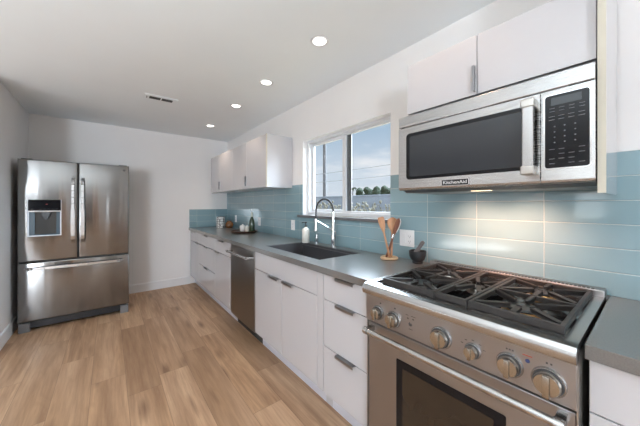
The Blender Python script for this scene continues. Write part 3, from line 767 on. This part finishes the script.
hd = obj('handle', MB().box(MX - .052, MX - .034, .278, .314, 1.425, 1.665, .006, 3), 'steel_satin', door)
obj('handle_cap', MB().box(MX - .055, MX, .275, .317, 1.652, 1.684, .005, 3), 'nickel', hd)
obj('handle_cap', MB().box(MX - .055, MX, .275, .317, 1.406, 1.438, .005, 3), 'nickel', hd)
bd = obj('badge', MB().box(MX - .003, MX, .520, .640, 1.386, 1.412, .001), 'black_plastic', door)
obj('badge_rim', MB().box(MX - .0035, MX - .0005, .516, .520, 1.384, 1.414).box(MX - .0035, MX - .0005, .64, .644, 1.384, 1.414).box(MX - .0035, MX - .0005, .516, .644, 1.412, 1.4145).box(MX - .0035, MX - .0005, .516, .644, 1.3835, 1.386), 'chrome', bd)
text('lettering', 'KitchenAid', .021, (MX - .0032, .58, 1.399), FACE_W, 'plate_white', bd, sx=1.15)
pn = obj('control_section', MB().prism(dprof, 'y', MY0, SEAM - .0015), 'steel', m)
obj('panel_rim', MB().prism(rrect(.135, .259, 1.423, 1.692, .012), 'x', MX - .001, MX + .002), 'chrome', pn)
kp = obj('keypad', MB().prism(rrect(.139, .255, 1.427, 1.688, .009), 'x', MX - .002, MX), 'black_gloss', pn)
obj('display_screen', MB().box(MX - .0028, MX - .001, .158, .238, 1.651, 1.678), 'display', kp)
q = MB()
for zc in (1.641, 1.630):
    for k in range(4): q.box(MX - .0026, MX - .0018, .150 + k * .026, .150 + k * .026 + .014, zc - .0008, zc + .0008)
for zc in (1.612, 1.600):
    for k in range(4): q.box(MX - .0026, MX - .0018, .150 + k * .026, .150 + k * .026 + .016, zc - .0010, zc + .0010)
obj('function_keys', q, 'print_grey', kp); q = MB()
for zc in (1.575, 1.556, 1.537, 1.518):
    for k in range(3): q.box(MX - .0026, MX - .0018, .172 + k * .027, .172 + k * .027 + .004, zc - .002, zc + .002)
obj('number_keys', q, 'print_grey', kp); q = MB()
for zc in (1.494, 1.477, 1.460, 1.443):
    for k in range(4):
        if (k + int(zc * 1000)) % 5: q.box(MX - .0026, MX - .0018, .150 + k * .026, .150 + k * .026 + .015, zc - .0009, zc + .0009)
obj('start_keys', q, 'print_grey', kp)
obj('grease_filter', MB().box(-.30, -.06, .17, .45, MZ0 - .0135, MZ0 - .011).box(-.30, -.06, .53, .83, MZ0 - .0135, MZ0 - .011), 'steel_dark', m)
obj('lamp_lens', MB().box(-.33, -.305, .46, .54, MZ0 - .0140, MZ0 - .0115), 'hood_lamp', m)
for y in (.40, .62): lamp('SPOT', 'microwave_lamp', (-.23, y, MZ0 - .025), (0, math.radians(-30), 0), 11, (1, .54, .36), spot_size=math.radians(120), spot_blend=1, shadow_soft_size=.02)

# ================================================================ gas range
RY0, RY1 = .1325, .889
RP = -.662
r = thing('gas_range', 'stainless gas range with six knobs between the two countertops', 'range', (-.35, .51, 0))
obj('chassis', MB().box(-.625, -.02, RY0 + .004, RY1 - .004, .09, .895), 'steel_dark', r)
for y in (RY0, RY1 - .004): obj('side_panel', MB().box(-.655, -.03, y, y + .004, .09, .894), 'steel_side', r)
obj('cooktop_rim', MB().prism([(-.672, .866), (-.684, .870), (-.690, .884), (-.688, .902), (-.678, .914), (-.655, .918), (-.635, .918), (-.635, .895), (-.655, .868)], 'y', RY0, RY1), 'steel_satin', r, True)
tp = MB().box(-.636, -.02, RY0, RY0 + .030, .894, .918).box(-.636, -.02, RY1 - .030, RY1, .894, .918).box(-.10, -.02, RY0 + .03, RY1 - .03, .894, .918).box(-.636, -.625, RY0 + .03, RY1 - .03, .894, .918)
obj('cooktop_frame', tp, 'steel_satin', r)
obj('burner_tray', MB().box(-.63, -.095, RY0 + .028, RY1 - .028, .893, .901), 'enamel_black', r)
br = obj('back_rail', MB().box(-.072, -.012, RY0, RY1, .914, .944, .004), 'steel_warm', r)
q = MB(); n = 52
for k in range(n):
    yy = RY0 + .035 + k * (RY1 - RY0 - .07) / (n - 1); q.box(-.070, -.058, yy - .0045, yy + .0045, .930, .9455)
obj('vent_slots', q, 'gap_dark', br)
# control panel
cp = obj('control_panel', MB().box(RP, -.62, RY0 + .002, RY1 - .002, .735, .868, .002), 'steel_warm', r)
def dial(y, z, R, name='dial'):
    obj('dial_ring', MB().lathe([(0, .008), (R * .90, .008), (R * .86, .0115), (0, .0115)], (RP, y, z), 32, Matrix.Rotation(-PI / 2, 4, 'Y')), 'print_dark', cp, True)
    b_ = obj('bezel', MB().lathe([(0, 0), (R, 0), (R, .004), (R * .93, .008), (R * .8, .009), (0, .009)], (RP, y, z), 32, Matrix.Rotation(-PI / 2, 4, 'Y')), 'steel_satin', cp, True)
    k = obj('knob', MB().lathe([(0, .008), (R * .78, .008), (R * .80, .012), (R * .76, .026), (R * .70, .030), (0, .031)], (RP, y, z), 32, Matrix.Rotation(-PI / 2, 4, 'Y'))
            .box(RP - .039, RP - .026, y - R * .20, y + R * .20, z - R * .80, z + R * .72, .003, 2), 'steel_knob', r, True)
    q = MB()
    return k
for y, z, R in [(.813, .789, .033), (.727, .786, .036), (.511, .790, .041), (.398, .788, .027), (.289, .792, .037), (.194, .787, .041)]: dial(y, z, R)
q = MB()
for y, z in [(.80, .836), (.72, .836), (.655, .815), (.63, .817)]: q.box(RP - .0006, RP + .001, y - .004, y + .004, z - .003, z + .003)
for y in (.281, .289, .297, .188, .198): q.box(RP - .0006, RP + .001, y - .0022, y + .0022, .836, .841)
for a in (-65, -35, 0, 35, 65):
    aa = math.radians(a); q.box(RP - .0006, RP + .001, .398 - math.sin(aa) * .040 - .004, .398 - math.sin(aa) * .040 + .004, .788 + math.cos(aa) * .036 - .0012, .788 + math.cos(aa) * .036 + .0012)
q.box(RP - .0006, RP + .001, .652, .665, .827, .8295).box(RP - .0006, RP + .001, .618, .640, .827, .8295).box(RP - .0006, RP + .001, .633, .650, .771, .7735)
obj('printed_marks', q, 'print_dark', cp)
obj('igniter_icon', MB().prism([(.640, .785), (.648, .785), (.652, .793), (.646, .803), (.643, .796), (.638, .798), (.634, .79)], 'x', RP - .0006, RP + .001), 'print_dark', cp)
obj('indicator_light', MB().cyl((RP + .002, .243, .824), (RP - .002, .243, .824), .006, n=16), 'led_blue', cp)
obj('indicator_print', MB().box(RP - .0006, RP + .001, .232, .256, .838, .8405), 'led_red', cp)
# oven door
dr = MB().box(-.648, -.626, RY0 + .004, RY1 - .004, .17, .722, .004)
od = obj('oven_door', dr, 'steel_warm', r)
obj('window_trim', MB().prism(rrect(.303, .722, .27, .612, .006), 'x', -.6495, -.646), 'black_gloss', od)
obj('window_glass', MB().prism(rrect(.338, .690, .30, .580, .004), 'x', -.651, -.648), 'oven_glass', od)
obj('door_gap', MB().box(-.640, -.624, RY0 + .006, RY1 - .006, .722, .735), 'gap_dark', r)
hz, hxx = .701, -.700
hh = obj('handle', MB().cyl((hxx, .158, hz), (hxx, .862, hz), .0125, n=24, bev=.001), 'steel_satin', od, True)
for y in (.165, .855):
    obj('handle_bracket', MB().cyl((hxx, y - .012, hz), (hxx, y + .012, hz), .0165, n=24, bev=.002).bar((hxx, y, hz), (-.646, y, hz), .018, .02, .002), 'steel_satin', hh, True)
obj('kick_drawer', MB().box(-.645, -.60, RY0 + .004, RY1 - .004, .06, .165, .003), 'steel_warm', r)
for x, y in ((-.58, .17), (-.58, .85), (-.08, .17), (-.08, .85)): obj('leg', MB().cyl((x, y, 0), (x, y, .095), .018), 'steel_dark', r, True)

# burners and grates
ZT = .901
def burner(x, y, R, brass=False):
    b_ = obj('burner', MB().lathe([(0, 0), (R * 1.35, 0), (R * 1.3, .004), (R * 1.0, .006), (R * .95, .017), (R * .9, .019), (0, .019)], (x, y, ZT), 28), 'brass' if brass else 'nickel', r, True)
    obj('burner_cap', MB().lathe([(0, .019), (R * .95, .019), (R * .98, .023), (R * .9, .028), (R * .5, .030), (0, .030)], (x, y, ZT), 28), 'burner_black', b_, True)
def grate(y0, y1, centres):
    z1, z0, w, hgt = .942, .922, .013, .020
    X0, X1 = -.618, -.085
    g_ = MB(); zc = (z0 + z1) / 2
    g_.box(X0, X0 + w + .003, y0, y1, z0 - .006, z1, .002, 1).box(X1 - w, X1, y0, y1, z0, z1, .002, 1).box(X0 + w, X1 - w, y0, y0 + w, z0, z1, .002, 1).box(X0 + w, X1 - w, y1 - w, y1, z0, z1, .002, 1)
    for xx in (X0 + .008, X1 - .008):
        for yy in (y0 + .008, y1 - .008): g_.box(xx - .006, xx + .006, yy - .006, yy + .006, .9005, z0 + .004)
    if len(centres) == 2:
        xm = (X0 + X1) / 2; g_.box(xm - w / 2, xm + w / 2, y0 + w, y1 - w, z0, z1 - .001, .002, 1)
    yc = (y0 + y1) / 2
    for (cx, cy, ri) in centres:
        if len(centres) == 2: bx0, bx1 = (X0 + w, xm) if cx < xm else (xm, X1 - w)
        else: bx0, bx1 = X0 + w, X1 - w
        if len(centres) == 2:
            ends = [(bx0, cy), (bx1, cy), (bx0 + .02, y0 + w), (bx1 - .02, y0 + w), (bx0 + .02, y1 - w), (bx1 - .02, y1 - w), (cx, y0 + w), (cx, y1 - w)]
            ends = ends[:6]
        else:
            ends = [(cx - .12, y0 + w), (cx - .12, y1 - w), (cx + .12, y0 + w), (cx + .12, y1 - w), (cx, y0 + w), (cx, y1 - w)]
        for ex_, ey_ in ends:
            dx, dy = cx - ex_, cy - ey_; l = math.hypot(dx, dy); k = max(.15, (l - ri) / l)
            a_ = (ex_, ey_, zc); b_ = (ex_ + dx * k, ey_ + dy * k, zc + .001)
            g_.bar(a_, b_, .012, hgt - .004, .003)
    return obj('grate', g_, 'cast_iron', r)
bl = (.826 + .566) / 2; bm_ = (.562 + .438) / 2; brr = (.434 + .166) / 2
for (y0, y1, cs) in [(.566, .826, [(-.485, bl, .042), (-.215, bl, .036)]), (.438, .562, [(-.35, bm_, .028)]), (.166, .434, [(-.485, brr, .044), (-.215, brr, .038)])]:
    grate(y0, y1, cs)
burner(-.485, bl, .050); burner(-.215, bl, .042, False); burner(-.35, bm_, .034); burner(-.485, brr, .052, True); burner(-.215, brr, .044, True)

# ================================================================ dishwasher
d = thing('dishwasher', 'dark stainless dishwasher under the counter left of the sink', 'dishwasher', (-.3, 2.578, 0))
obj('tub', MB().box(-.58, -.03, 2.276, 2.880, .10, .868), 'steel_dark', d)
obj('door', MB().box(CF - .004, -.582, 2.275, 2.881, .125, .866, .003), 'steel_dark', d)
hb_ = obj('handle', MB().cyl((-.672, 2.325, .800), (-.672, 2.835, .800), .011, n=20, bev=.001), 'steel_satin', d, True)
for y in (2.335, 2.825): obj('handle_bracket', MB().cyl((-.672, y - .018, .8), (-.672, y + .018, .8), .0145, n=20, bev=.001).bar((-.672, y, .8), (-.614, y, .8),   .018, .018, .002), 'steel_satin', hb_, True)
obj('toe_kick', MB().box(-.535, -.517, 2.273, 2.883, 0, .12), 'gap_dark', d)

# ================================================================ refrigerator
FX0, FX1, FY = -2.371, -1.466, 3.943
fr_ = thing('refrigerator', 'stainless french-door refrigerator standing in the left corner', 'refrigerator', ((FX0 + FX1) / 2, 4.3, 0))
obj('cabinet', MB().box(FX0 + .006, FX1 - .006, FY + .075, 4.72, .03, 1.735, .004), 'fridge_side', fr_)
MID = -1.921
def fdoor(name, x0, x1, z0, z1):
    return obj(name, MB().box(x0, x1, FY, FY + .068, z0, z1, .014, 4, edges=lambda e: all(v.co.y < FY + .03 for v in e.verts)), 'steel_fridge', fr_, True)
DL = fdoor('door', FX0, MID - .0025, .712, 1.755)
DR = fdoor('door', MID + .0025, FX1, .712, 1.755)
DB = fdoor('freezer_drawer', FX0, FX1, .105, .703)
obj('seal_gap', MB().box(FX0 + .01, FX1 - .01, FY + .02, FY + .074, .11, 1.748), 'gap_dark', fr_)
def vhandle(par, x):
    P = [(x, FY - .004, .885), (x, FY - .040, .925)] + [(x, FY - .048 - .006 * math.sin(PI * i / 8), .96 + i * (1.51 - .96) / 8) for i in range(9)] + [(x, FY - .040, 1.545), (x, FY - .004, 1.585)]
    mb = MB()
    for a_, b_ in zip(P, P[1:]): mb.bar(a_, b_, .026, .014, .003, up=(0, 1, .001))
    return obj('handle', mb, 'steel_satin', par)
vhandle(DL, -1.960); vhandle(DR, -1.882)
P = [(-2.315, FY - .003, .643), (-2.285, FY - .040, .643)] + [(-2.26 + i * .68 / 8, FY - .046 - .006 * math.sin(PI * i / 8), .643) for i in range(9)] + [(-1.555, FY - .040, .643), (-1.525, FY - .003, .643)]
mb = MB()
for a_, b_ in zip(P, P[1:]): mb.bar(a_, b_, .014, .028, .003)
obj('handle', mb, 'steel_satin', DB)
# water dispenser
cut(DL, MB().box(-2.290, -2.063, FY - .02, FY + .055, .978, 1.222))
dp = obj('dispenser', MB().box(-2.300, -2.290, FY - .004, FY + .004, .968, 1.345).box(-2.063, -2.053, FY - .004, FY + .004, .968, 1.345).box(-2.29, -2.063, FY - .004, FY + .004, .968, .978), 'dispenser_grey', DL)
obj('control_display', MB().box(-2.297, -2.056, FY - .006, FY + .003, 1.232, 1.345, .002), 'black_gloss', dp)
q = MB()
for k in range(7):
    if k not in (1,): q.box(-2.275 + k * .030, -2.262 + k * .030, FY - .0066, FY - .0055, 1.247, 1.2495)
obj('display_marks', q, 'print_grey', dp)
obj('display_light', MB().box(-2.17, -2.155, FY - .0066, FY - .0055, 1.296, 1.300), 'led_red', dp)
obj('dispenser_lip', MB().box(-2.297, -2.056, FY - .012, FY + .004, 1.218, 1.232, .002), 'steel', dp)
obj('niche_side', MB().box(-2.290, -2.250, FY + .006, FY + .054, .979, 1.218), 'dispenser_blue', dp)
obj('niche_side', MB().box(-2.092, -2.063, FY + .006, FY + .054, .979, 1.218), 'dispenser_blue', dp)
obj('niche_back', MB().box(-2.250, -2.092, FY + .035, FY + .054, .979, 1.218), 'dispenser_grey', dp)
obj('nozzle', MB().prism([(-2.205, 1.218), (-2.135, 1.218), (-2.145, 1.165), (-2.195, 1.165)], 'y', FY - .002, FY + .034).box(-2.185, -2.155, FY + .002, FY + .02, 1.14, 1.165), 'black_plastic', dp)
obj('drip_tray', MB().box(-2.285, -2.068, FY + .002, FY + .05, .979, .988), 'dispenser_blue', dp)
# brand emblem
em = obj('emblem', MB().cyl((-1.515, FY - .0025, 1.700), (-1.515, FY + .001, 1.700), .0115, n=24), 'print_dark', DR)
text('lettering', 'LG', .014, (-1.515, FY - .0030, 1.700), FACE_S, 'print_grey', em)
obj('base_grille', MB().box(FX0 + .03, FX1 - .03, FY + .03, FY + .07, .03, .098), 'black_plastic', fr_)
for x in (FX0 + .045, FX1 - .045): obj('foot', MB().box(x - .04, x + .04, FY + .004, FY + .06, 0.0, .092, .006), 'fridge_side', fr_)
for x in (FX0 + .06, FX1 - .06): obj('foot', MB().cyl((x, 4.6, 0), (x, 4.6, .04), .02), 'black_plastic', fr_)
obj('hinge_cover', MB().box(FX0 + .02, FX0 + .10, FY + .03, FY + .15, 1.735, 1.765, .004).box(FX1 - .10, FX1 - .02, FY + .03, FY + .15, 1.735, 1.765, .004), 'fridge_side', fr_)
